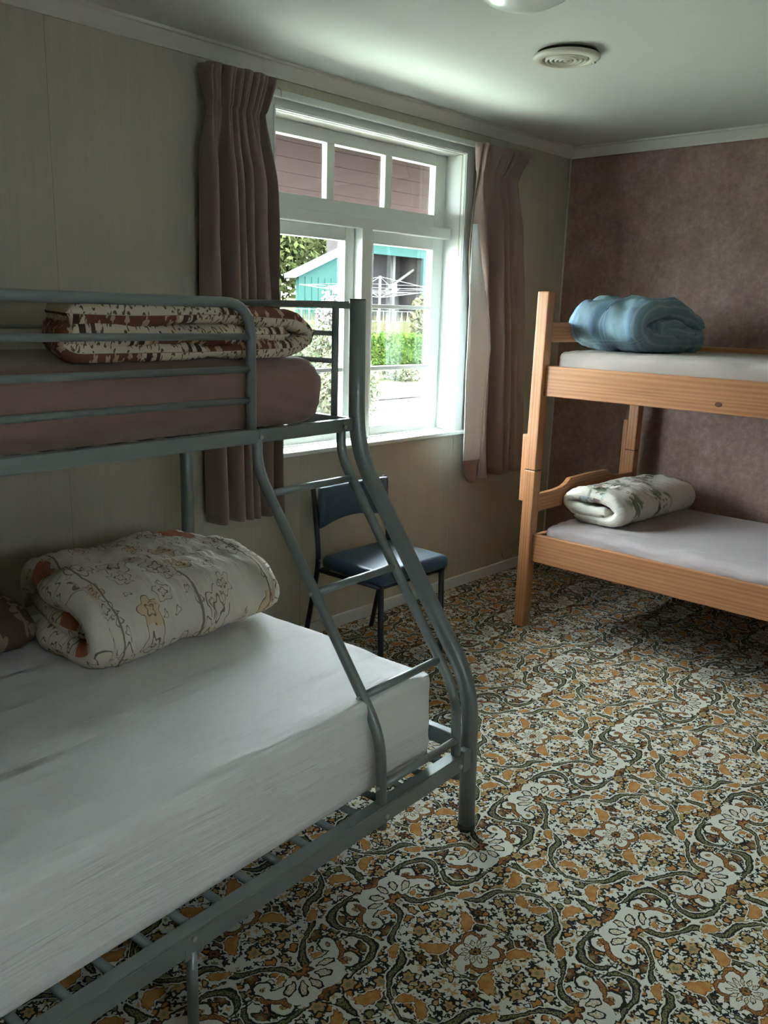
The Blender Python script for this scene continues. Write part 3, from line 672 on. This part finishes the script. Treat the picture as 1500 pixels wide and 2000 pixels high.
for z in (1.385, 1.311): T('guard_bar', [(0.0, VR, z), (BL, VR, z)], 0.0075, seg=10)
# ladder
lad = empty('ladder', (0, 0, 0)); lad.parent = bed
for u in (0.385, 0.060):
    T('ladder_upright', fillet([(u, VU+0.002, 1.150), (u, VU, 1.045), (u, 0.020, 0.435), (u, 0.010, 0.185)], 0.075, 8), 0.0140, lad)
for z, v in ((0.985, 0.422), (0.753, 0.252), (0.521, 0.083), (0.300, 0.013)): T('rung', [(0.385, v, z), (0.060, v, z)], 0.0105, lad, 12)
def bolt(u, v, z, dv, parent=bed): tube('bolt', [(-u, v, z), (-u, v+dv, z)], 0.006, M['screw'], parent, 8)
for u, v, z in ((0.385, VU-0.012, 1.130), (0.060, VU-0.012, 1.130), (0.385, -0.004, 0.225), (0.060, -0.004, 0.225), (0.985, -0.003, 0.240)): bolt(u, v, z, -0.006)
for z, v in ((0.753, 0.252), (0.521, 0.083), (0.300, 0.013)): tube('bolt', [(-0.398, v, z), (-0.405, v, z)], 0.005, M['screw'], lad, 8)

def BW(l):   # bed-local to world helper for separate things lying on the bed
    c_, s_ = math.cos(BA), math.sin(BA); x, y, z = -l[0], l[1], l[2]
    return (BO[0]+c_*x-s_*y, BO[1]+s_*x+c_*y, z)

# double mattress
def disp_double(q, n):
    x, y, z = q
    w = 0.0
    if n.z > 0.5:
        w += 0.0075*fbm(x*2.0+y*0.5, y*24, 1.0)*min(1, max(0, (-x-0.15)*1.2))+0.003*fbm(x*7, y*7, 5)
        cr = max(0, 1-abs(-x-0.10)/0.16)*max(0, 1-abs(y-0.12)/0.18); w -= 0.030*cr
    elif abs(n.z) < 0.5:
        w += 0.0035*fbm(x*1.1, z*30, 2.0)+0.006*fbm(x*2.5, y*2.5+z*4, 7)
    return q+n*w
m1 = empty('double_mattress', BW((0.98, 0.64, 0.256)), BA); tag(m1, 'double mattress in a white fitted sheet on the lower steel bunk', 'mattress')
soft_box('mattress', -0.86, 0.86, -0.585, 0.585, 0.0, 0.262, 0.030, M['sheet_white'], m1, 90, 60, 12, lambda q, n: disp_double(Vector((q.x-0.98, q.y+0.64, q.z)), n)-Vector((-0.98, 0.64, 0)))
# single mattress on top
def disp_single(q, n):
    x, y, z = q; w = 0.003*fbm(x*3, y*3, z*5)
    if n.y < -0.5: w += 0.006*fbm(x*1.6, z*16+x*3, 3)-0.010*max(0, 0.04-z)/0.04*(0.5+0.5*math.sin(x*7))
    if x > 0.80: w += 0.004*fbm(y*10, z*22, 1)
    return q+n*w
m2 = empty('single_mattress', BW((0.985, 0.855, 1.137)), BA); tag(m2, 'single mattress in a brown fitted sheet on the upper steel bunk', 'mattress')
soft_box('mattress', -0.90, 0.915, -0.362, 0.362, 0.0, 0.190, 0.082, M['sheet_brown'], m2, 80, 30, 8, disp_single)

# brown patterned duvet folded on the upper bunk
d1 = empty('folded_duvet', BW((0.51, 0.76, 1.328)), BA); tag(d1, 'cream and brown leaf-print duvet folded flat on the upper steel bunk', 'duvet', 'folded duvets on the beds')
pA = [(0.29, 0.062), (0.0, 0.060), (-0.36, 0.066), (-0.395, 0.045), (-0.36, 0.022), (0.0, 0.020), (0.33, 0.026), (0.395, 0.060), (0.33, 0.100), (0.05, 0.112), (-0.20, 0.104), (-0.375, 0.108)]
ribbon('duvet', pA, 0.052, -0.25, 0.25, lambda a, t, b: (a*(1-0.62*(t+0.25)/0.5) if a < 0 else a, t, b), M['duvet_brown'], d1, nt=40, ns=120, seed=1.0, amp=0.012, freq=7)
# cream duvet roll on the double
d2 = empty('folded_duvet', BW((0.475, 0.90, 0.520)), BA); tag(d2, 'cream duvet with outline flowers rolled up on the white double mattress', 'duvet', 'folded duvets on the beds')
pB = [(0.10, 0.050), (0.02, 0.038), (-0.19, 0.036), (-0.262, 0.085), (-0.20, 0.150), (-0.08, 0.185), (0.03, 0.170), (0.12, 0.180), (0.24, 0.160), (0.30, 0.09), (0.26, 0.045)]
ribbon('duvet', pB, 0.080, -0.305, 0.335, lambda a, t, b: (t*(1-1.1*max(0, a)) if t < 0 else t, a, b), M['duvet_cream'], d2, nt=56, ns=90, seed=4.0, amp=0.015, pinch=0.50, freq=8)
pB2 = [(0.20, 0.095), (0.05, 0.092), (-0.13, 0.092), (-0.17, 0.105)]
ribbon('inner_fold', pB2, 0.060, -0.285, 0.31, lambda a, t, b: (t*(1-1.1*max(0, a)) if t < 0 else t, a, b), M['duvet_cream'], d2, nt=40, ns=30, seed=9.0, amp=0.010)
# dark blanket beside it
d3 = empty('folded_blanket', BW((0.945, 1.09, 0.521)), BA); tag(d3, 'dark brown folded blanket behind the cream duvet on the double mattress', 'blanket')
pC = [(0.14, 0.025), (-0.10, 0.025), (-0.155, 0.062), (-0.10, 0.100), (0.05, 0.105), (0.135, 0.10)]
ribbon('blanket', pC, 0.056, -0.17, 0.17, lambda a, t, b: (t, a, b), M['blanket'], d3, nt=30, ns=50, seed=2.2, amp=0.012)

# ------------------------------------------------------------------ chair
ch = empty('dining_chair', (-1.85, -0.36, 0)); tag(ch, 'black steel framed chair with navy vinyl seat and back under the window', 'chair')
cf = M['chair_frame']
for sx in (-1, 1):
    x = 0.215*sx
    tube('rear_leg', fillet([(x, 0.25, 0), (x, 0.158, 0.40), (x, 0.158, 0.48), (x, 0.192, 0.738)], 0.10, 6), 0.0115, cf, ch, 12, 0.0115)
    tube('front_leg', fillet([(x*0.88, -0.195, 0), (x*0.88, -0.183, 0.392)], 0.1), 0.0125, cf, ch, 12)
    tube('seat_frame', [(x*0.90, -0.19, 0.385), (x*0.98, 0.16, 0.385)], 0.010, cf, ch, 10)
for y in (-0.18, 0.15): tube('seat_frame', [(-0.20, y, 0.385), (0.20, y, 0.385)], 0.010, cf, ch, 10)
soft_box('seat', -0.212, 0.212, -0.212, 0.150, 0.392, 0.452, 0.026, M['vinyl'], ch, 20, 18, 3, lambda q, n: q+Vector((0, 0, 0.010*max(0, n.z)*(1-(q.x/0.21)**2)*(1-((q.y+0.03)/0.19)**2))))
def back_pts(u, w):   # curved pad
    x = 0.203*u; yb = 0.168+0.018*(1-u*u); zl = 0.560+0.030*(1-u*u); zh = 0.738
    return x, yb+0.022*w[0], zl+(zh-zl)*w[1]
prof = [(-1, 0.10), (-0.75, 0.02), (0, 0.0), (0.6, 0.03), (0.7, 0.5), (0.6, 0.96), (0, 1.0), (-0.75, 0.98), (-1, 0.9), (-1.15, 0.5)]
vv = []; ff = []; nb = 18
for i in range(nb+1):
    for w in prof:
        e = 1 if 0 < i < nb else 0.55
        vv.append(back_pts(-1+2*i/nb, (w[0]*e, 0.5+(w[1]-0.5)*(0.985 if e < 1 else 1))))
k = len(prof)
for i in range(nb):
    for j in range(k): a = i*k+j; b_ = i*k+(j+1) % k; ff.append((a, b_, b_+k, a+k))
ff.append(tuple(range(k))[::-1]); ff.append(tuple(range(nb*k, nb*k+k)))
pymesh('backrest', vv, ff, M['vinyl'], ch, True)
for sx in (-1, 1): tube('screw', [(0.215*sx, 0.150, 0.43), (0.215*sx, 0.142, 0.43)], 0.006, M['screw'], ch, 8)

# ------------------------------------------------------------------ pine bunk bed
wbk = empty('pine_bunk_bed', (-0.61, -1.58, 0)); tag(wbk, 'orange pine bunk bed with square posts along the brown wall', 'bunk bed')
WX, WY = -0.61, -1.58
def pb(name, x0, x1, y0, y1, z0, z1, ax, parent=wbk, bev=0.004): return box(name, x0-WX, x1-WX, y0-WY, y1-WY, z0, z1, M['pine_'+ax], parent, bev)
def post(x0, x1, y0, y1, lean):
    for nm, z0, z1 in (('lower_post', 0.0, 0.7625), ('upper_post', 0.7645, 1.562)):
        bm = bmesh.new(); bm_box(bm, x0-WX, x1-WX, y0-WY, y1-WY, z0, z1, 0.005)
        for v in bm.verts: v.co.y += lean*v.co.z/1.56
        from_bm(nm, bm, M['pine_z'], wbk)
    box('joint_shade', x0+0.004-WX, x1-0.004-WX, y0+0.004-0.008-WY, y1-0.004-0.008-WY, 0.755, 0.772, M['dark'], wbk, 0)  # dark filler box, stands in for shade in the post joint
YA, YB = -0.562, -2.60
for x0, x1 in ((-1.116, -1.060), (-0.160, -0.104)):
    post(x0, x1, YA-0.058, YA, -0.016); post(x0, x1, YB, YB+0.058, 0.0)
    pb('joint_sleeve', x0+0.006, x1-0.006, YA-0.008, YA+0.018, 0.612, 0.925, 'z', bev=0.003); pb('joint_sleeve', x0+0.006, x1-0.006, YB-0.02, YB, 0.612, 0.925, 'z', bev=0.003)
for x0, x1 in ((-1.096, -1.070), (-0.150, -0.124)):
    pb('side_rail', x0, x1, YB+0.058, YA-0.062, 0.328, 0.462, 'y'); pb('side_rail', x0, x1, YB+0.058, YA-0.068, 1.105, 1.240, 'y')
pb('guard_rail', -0.150, -0.126, YB+0.058, YA-0.066, 1.262, 1.330, 'y')
for y in (YA-0.05, YB+0.02):
    pb('end_rail', -1.060, -0.160, y-0.012, y+0.012, 1.342, 1.430, 'x'); pb('end_rail', -1.060, -0.160, y-0.012, y+0.012, 1.110, 1.235, 'x'); pb('end_rail', -1.060, -0.160, y-0.012, y+0.012, 0.335, 0.450, 'x')
    top = [(-1.060, 0.648), (-0.93, 0.650), (-0.86, 0.656), (-0.82, 0.670), (-0.79, 0.690), (-0.70, 0.692), (-0.61, 0.694), (-0.52, 0.692), (-0.43, 0.690), (-0.40, 0.672), (-0.36, 0.658), (-0.29, 0.650), (-0.160, 0.648)]
    prism('headboard', [(x-WX, z) for x, z in top]+[(-0.160-WX, 0.565), (-1.060-WX, 0.565)], lambda a, z, d: (a, d, z), y-0.011-WY, y+0.011-WY, M['pine_x'], wbk)
kn = lathe('knot', [(0.013, 0.0), (0.008, 0.0006), (0.0004, 0.0008)], plain('dark pine knot', (0.11, 0.04, 0.018), 0.5), wbk, 16); kn.rotation_euler = (0, R(-90), 0); kn.scale = (0.75, 1.15, 1.0); kn.location = (-1.0962-WX, -1.427-WY, 1.141)
for i in range(10):
    y = -0.76-i*0.185
    for z in (0.375, 1.150): pb('bed_slat', -1.070, -0.150, y-0.035, y+0.035, z, z+0.018, 'x', bev=0.002)

def disp_thin(seed, front):
    def f(q, n):
        w = 0.004*fbm(q.x*5+seed, q.y*4, q.z*6)
        if n.x < -0.3: w += 0.006*fbm(q.y*7+seed, q.z*20)
        if n.z > 0.5:
            ed = max(0, 1-(q.x+0.45)/0.30); w += 0.008*ed*fbm(q.y*10+q.x*6, q.x*16, seed)*front
        return q+n*w
    return f
m3 = empty('single_mattress', (-0.61, -1.62, 1.169)); tag(m3, 'thin single mattress in a sand grey sheet on the upper pine bunk', 'mattress')
soft_box('mattress', -0.452, 0.452, -0.94, 0.955, 0, 0.138, 0.032, M['sheet_sand'], m3, 50, 70, 5, disp_thin(3.0, 0.5))
m4 = empty('single_mattress', (-0.61, -1.62, 0.394)); tag(m4, 'single mattress in a creased mauve grey sheet on the lower pine bunk', 'mattress')
soft_box('mattress', -0.452, 0.452, -0.94, 0.955, 0, 0.112, 0.040, M['sheet_mauve'], m4, 60, 90, 5, disp_thin(8.0, 1.0))

# blue duvet bundle, upper pine bunk
d4 = empty('folded_duvet', (-0.625, -0.815, 1.309), R(-5)); tag(d4, 'blue checked duvet bundled up on the upper pine bunk', 'duvet', 'folded duvets on the beds')
pD = [(0.10, 0.115), (-0.03, 0.125), (-0.12, 0.110), (-0.04, 0.085), (0.14, 0.070), (0.27, 0.060), (0.20, 0.052), (-0.16, 0.054), (-0.285, 0.110), (-0.20, 0.178), (-0.02, 0.188), (0.14, 0.165), (0.26, 0.115)]
ribbon('duvet', pD, 0.105, -0.205, 0.190, lambda a, t, b: (a, t, b), M['duvet_blue'], d4, nt=46, ns=110, seed=6.0, amp=0.020, freq=8)
# floral duvet, lower pine bunk
d5 = empty('folded_duvet', (-0.53, -0.825, 0.508), R(-4)); tag(d5, 'ivory floral duvet folded on the lower pine bunk mattress', 'duvet', 'folded duvets on the beds')
pE = [(-0.08, 0.058), (0.05, 0.052), (0.125, 0.060), (0.158, 0.090), (0.125, 0.122), (0.02, 0.132), (-0.10, 0.122), (-0.150, 0.08), (-0.12, 0.030), (-0.02, 0.026), (0.09, 0.028)]
ribbon('duvet', pE, 0.060, -0.36, 0.34, lambda a, t, b: (t, a, b), M['duvet_garden'], d5, nt=46, ns=90, seed=3.7, amp=0.010, pinch=0.45, freq=9)

# ------------------------------------------------------------------ ceiling fittings
vt = empty('ceiling_vent', (-1.575, -0.935, ZC)); tag(vt, 'round ivory ceiling vent with concentric rings', 'vent')
lathe('neck', [(0.104, 0.0), (0.104, -0.014)], M['dark'], vt)  # shade of the gap under the ceiling put into the colour
lathe('flange', [(0.106, -0.010), (0.117, -0.012), (0.119, -0.018), (0.112, -0.024), (0.086, -0.027), (0.082, -0.020), (0.082, -0.006)], M['vent'], vt)
lathe('backing', [(0.083, -0.011), (0.0005, -0.011)], M['dark'], vt)  # near-black disc painted as the shade between the rings
for i, r in enumerate((0.074, 0.058, 0.042, 0.026)): lathe('ring', [(r, -0.012), (r, -0.0255), (r-0.003, -0.0285), (r-0.0075, -0.0285), (r-0.0085, -0.026), (r-0.0085, -0.012), (r, -0.012)], M['vent'], vt, 40)
lathe('centre_cap', [(0.011, -0.010), (0.010, -0.027), (0.005, -0.030), (0.0004, -0.0305)], M['vent'], vt, 24)
lathe('screw', [(0.006, -0.024), (0.005, -0.030), (0.0004, -0.031)], M['screw'], vt, 16, (0.074, -0.070, 0.0))
lp = empty('ceiling_lamp', (-2.30, -1.255, ZC)); tag(lp, 'shallow opal glass dome lamp on the ceiling', 'lamp')
lathe('base_plate', [(0.0005, 0.0), (0.150, 0.0), (0.152, -0.014), (0.140, -0.018)], M['gloss_white'], lp)
lathe('glass_dome', [(0.138, -0.016), (0.144, -0.026), (0.138, -0.046), (0.118, -0.068), (0.086, -0.084), (0.045, -0.093), (0.0004, -0.096)], M['lampglass'], lp)
cb = tube('cable', fillet([(-0.33, -0.020, 0.16), (-0.345, -0.022, 0.10), (-0.40, -0.024, 0.072), (-0.455, -0.022, 0.085), (-0.462, -0.018, 0.13)], 0.03, 4), 0.003, M['cable'], None, 6); tag(cb, 'short grey cable looping above the baseboard beside the pine post', 'cable')

# ------------------------------------------------------------------ outside the window
gv, gf, pf = [], [], [(0.16, -0.55), (6.2, -0.46), (6.5, -0.42), (7.45, -0.24), (7.62, -0.22), (7.64, 0.10), (9, 0.20), (11, 0.25), (14, 0.75), (18, 1.05), (26, 1.45), (45, 2.2)]
for y, z in pf:
    for i in range(9): gv.append((-14+i*6.5, y, z+0.0))
for j in range(len(pf)-1):
    for i in range(8): a = j*9+i; gf.append((a, a+1, a+10, a+9))
g = pymesh('ground', gv, gf, M['ground']); tag(g, 'sunlit garden ground outside', kind='structure')
def gz(y):
    for (a, za), (b_, zb) in zip(pf[:-1], pf[1:]):
        if y <= b_: return za+(zb-za)*(y-a)/(b_-a)
    return pf[-1][1]
# eave over the window
ev = empty('window_hood', (-1.5, 0.15, 2.33)); tag(ev, 'sloping mauve painted window hood of boards outside the top panes', 'window hood')
for i in range(7):
    y0 = i*0.062; z = -0.85*y0
    bm = bmesh.new(); bm_box(bm, -1.3, 2.2, y0, y0+0.060, z, z+0.018, 0)
    for v in bm.verts: v.co.z += (v.co.y-y0)*-0.85
    from_bm('hood_board', bm, M['soffit'], ev)
box('fascia', -1.3, 2.2, 0.436, 0.456, -0.385, -0.33, M['gloss_white'], ev, 0.004)
for xb in (-1.28, 2.14): prism('bracket', [(0.0, -0.02), (0.434, -0.36), (0.434, -0.40), (0.0, -0.10)], lambda a, z, d: (d, a, z), xb, xb+0.04, M['gloss_white'], ev)

def leaf_cloud(name, n, sampler, size, mat, parent=None, up=0.3):
    verts = []; faces = []
    for i in range(n):
        c_ = sampler(); d = Vector((random.gauss(0, 1), random.gauss(0, 1), random.gauss(0, 1)+up)).normalized()
        e = d.orthogonal().normalized(); e = (Matrix.Rotation(random.uniform(0, 6.28), 3, d) @ e); f_ = d.cross(e); s_ = size*random.uniform(0.6, 1.4)
        k = len(verts); verts += [c_-e*s_, c_+f_*s_*0.5, c_+e*s_, c_-f_*s_*0.5]; faces.append((k, k+1, k+2, k+3))
    return pymesh(name, verts, faces, mat, parent)
def ell(cx, cy, cz, rx, ry, rz, shell=0.6):
    def f():
        d = Vector((random.gauss(0, 1), random.gauss(0, 1), random.gauss(0, 1))).normalized(); r = shell+(1-shell)*random.random()
        return Vector((cx+d.x*rx*r, cy+d.y*ry*r, cz+d.z*rz*r))
    return f
# retaining wall of sleepers
rw = empty('timber_wall', (7.0, 7.53, -0.24)); tag(rw, 'low grey timber retaining wall in the garden', 'wall')
for i in range(2): box('sleeper', -4.5, 4.0, -0.06, 0.06, i*0.19, i*0.19+0.18, M['timber'], rw, 0.01)
for x in (-3, -1, 1.0, 3): box('stake', x-0.05, x+0.05, -0.13, -0.06, 0, 0.36, M['timber'], rw, 0.008)
# clipped hedge
hg = empty('hedge', (11.2, 11.2, 0.28)); tag(hg, 'clipped green box hedge behind the timber wall', 'hedge')
soft_box('hedge_body', -2.6, 2.4, -0.45, 0.45, -0.05, 0.62, 0.15, M['hedge'], hg, 40, 8, 6, lambda q, n: q+n*0.06*fbm(q.x*3, q.y*3, q.z*3))
leaf_cloud('leaves', 5200, lambda: Vector((random.uniform(-2.6, 2.4), random.choice((-0.48, random.uniform(-0.45, 0.45))), 0)) + Vector((0, random.gauss(0, 0.03), random.uniform(0.0, 0.68))), 0.045, M['hedge'], hg).__setitem__('kind', 'stuff')
# tall dry grass
tg = []; tf = []
for i in range(2600):
    x = random.uniform(5, 20); y = random.uniform(12.6, 16.5); z = gz(y); h = random.uniform(0.25, 0.62); b_ = random.gauss(0, 0.12); k = len(tg)
    tg += [(x-0.02, y, z), (x+0.02, y, z), (x+b_, y+random.gauss(0, 0.05), z+h)]; tf.append((k, k+1, k+2))
o = pymesh('tall_grass', tg, tf, M['grass']); tag(o, 'tall dry yellow grass beyond the hedge', 'grass', kind='stuff')
# wire fence
fn = empty('wire_fence', (13.5, 15.2, gz(15.2))); tag(fn, 'pale wire netting fence in front of the shed', 'fence')
for i in range(30): tube('picket', [(-4+i*0.27, 0, 0), (-4+i*0.27, 0, 0.62)], 0.014, M['wire'], fn, 6)
for z in (0.30, 0.60): tube('rail', [(-4.1, 0, z), (4.0, 0, z)], 0.012, M['wire'], fn, 6)
# shed
sh = empty('garden_shed', (16.9, 18.0, 1.0)); tag(sh, 'green iron farm shed with a dark open bay', 'shed')
def sb(name, x0, x1, y0, y1, z0, z1, mat): return box(name, x0-16.9, x1-16.9, y0-18, y1-18, z0-1, z1-1, mat, sh, 0)
sb('wall', 13.7, 16.2, 18.0, 18.1, 0.95, 2.42, M['shed']); sb('wall', 19.6, 21.5, 18.0, 18.1, 0.95, 3.75, M['shed']); sb('lintel', 16.2, 19.6, 18.0, 18.1, 3.30, 3.75, M['shed'])
prism('gable', [(13.7-16.9, 1.42), (16.2-16.9, 2.42), (16.2-16.9, 1.42)], lambda a, z, d: (a, d, z), 0.0, 0.1, M['shed'], sh)
prism('roof', [(13.4-16.9, 1.36), (16.35-16.9, 2.56), (16.35-16.9, 2.68), (13.4-16.9, 1.48)], lambda a, z, d: (a, d, z), -0.25, 0.30, M['shed_roof'], sh)
sb('roof', 16.2, 21.8, 17.8, 19.4, 3.75, 3.85, M['shed_roof']); sb('back_wall', 16.2, 20, 19.3, 19.4, 1.0, 3.7, M['shed_in']); sb('inner_wall', 16.2, 16.25, 18.1, 19.3, 1.0, 3.7, M['shed_in']); sb('inner_wall', 19.8, 19.9, 18.1, 19.3, 1.0, 3.7, M['shed_in'])
sb('bay_post', 18.45, 18.57, 18.4, 18.52, 1.0, 3.4, M['timber'])
tube('brace', [(1.0, 0.3, 1.1), (2.5, 0.3, 1.9)], 0.05, M['timber'], sh, 6); sb('bay_beam', 16.2, 19.6, 18.9, 19.0, 2.0, 2.12, M['timber'])
for i in range(9): x = 13.72+i*0.28; tube('rib', [(x-16.9, -0.012, 0), (x-16.9, -0.012, min(1.42, 1.42))], 0.012, M['shed'], sh, 5)
# clothes line
cl = empty('clothes_line', (11.35, 12.3, gz(12.3))); tag(cl, 'rotary clothes line with thin white lines on the lawn', 'clothes line')
tube('mast', [(0.05, 0, 0), (0.05, 0, 1.82)], 0.03, M['wire'], cl, 8)
for i in range(4):
    a = i*math.pi/2+0.5; tube('arm', [(0.05, 0, 1.30), (0.05+2.1*math.cos(a), 2.1*math.sin(a), 1.58)], 0.014, M['wire'], cl, 6); tube('stay', [(0.05, 0, 1.8), (0.05+1.5*math.cos(a), 1.5*math.sin(a), 1.50)], 0.008, M['wire'], cl, 6)
for r in (1.0, 1.55, 2.05):
    P4 = [(0.05+r*math.cos(i*math.pi/2+0.5), r*math.sin(i*math.pi/2+0.5), 1.30+0.28*r/2.1) for i in range(5)]; tube('line', P4, 0.006, M['wire'], cl, 5)
pg = prism('towel', [(0.0, 0.0), (0.16, 0.0), (0.16, 0.22), (0.0, 0.22)], lambda a, z, d: (11.42+a, 11.9+d, gz(12.3)+1.42+z), 0, 0.012, M['cloth']); tag(pg, 'small white cloth pegged on the clothes line', 'cloth')
# blossom bush and pale shrubs, left pane
def shrub(name, label, cat, x, y, z0, rx, rz, n, size, mat, group=None, stems=5):
    o = empty(name, (x, y, z0)); tag(o, label, cat, group)
    leaf_cloud('foliage', n, ell(0, 0, rz*1.05, rx, rx*0.8, rz, 0.35), size, mat, o)['kind'] = 'stuff'
    for i in range(stems): a = i*2.3; tube('stem', [(0.05*math.cos(a), 0.05*math.sin(a), 0), (rx*0.5*math.cos(a), rx*0.4*math.sin(a), rz*1.3)], 0.015, M['bark'], o, 5)
    return o
shrub('blossom_bush', 'white blossoming bush in front of the green shed', 'bush', 6.85, 9.1, 0.2, 0.42, 0.86, 1500, 0.055, M['blossom'])
shrub('shrub', 'pale silver green shrub below the blossom bush', 'bush', 5.9, 8.55, 0.12, 0.75, 0.55, 1700, 0.05, M['palegreen'], 'pale garden shrubs')
shrub('shrub', 'pale silver green shrub close to the left casement', 'bush', 4.8, 6.75, -0.42, 0.70, 0.66, 1700, 0.05, M['palegreen'], 'pale garden shrubs')
shrub('shrub', 'low leafy plant above the timber wall', 'plant', 8.0, 8.4, 0.1, 0.5, 0.16, 700, 0.04, M['palegreen'], 'pale garden shrubs', 3)
shrub('shrub', 'straw coloured tussock at the right edge of the shed bay', 'plant', 12.9, 12.2, 0.4, 0.32, 0.75, 700, 0.09, M['grass'], None, 3)
def tree(x, y, h, rx, label, mat):
    o = empty('garden_tree', (x, y, gz(y))); tag(o, label, 'tree', 'trees behind the shed')
    tube('trunk', [(0, 0, 0), (0.1, 0, h*0.4), (0.0, 0.1, h*0.8)], 0.12, M['bark'], o, 7)
    for i in range(6): a = i*1.1; tube('branch', [(0.05, 0, h*(0.3+0.07*i)), (rx*0.7*math.cos(a), rx*0.6*math.sin(a), h*(0.55+0.06*i))], 0.04, M['bark'], o, 5)
    leaf_cloud('crown', 6500, ell(0, 0, h*0.55, rx, rx*0.8, h*0.52, 0.2), 0.16, mat, o)['kind'] = 'stuff'
tree(20.0, 26.5, 5.6, 2.3, 'yellow green leafy tree left of the green shed', M['tree']); tree(23.9, 27.4, 6.2, 2.5, 'tall yellow green leafy tree behind the shed roof', M['tree']); tree(28.0, 28.6, 5.4, 2.3, 'yellow green leafy tree farthest right behind the shed', M['tree'])
tree(16.2, 25.4, 5.0, 2.2, 'yellow green leafy tree at the far left of the garden', M['tree'])
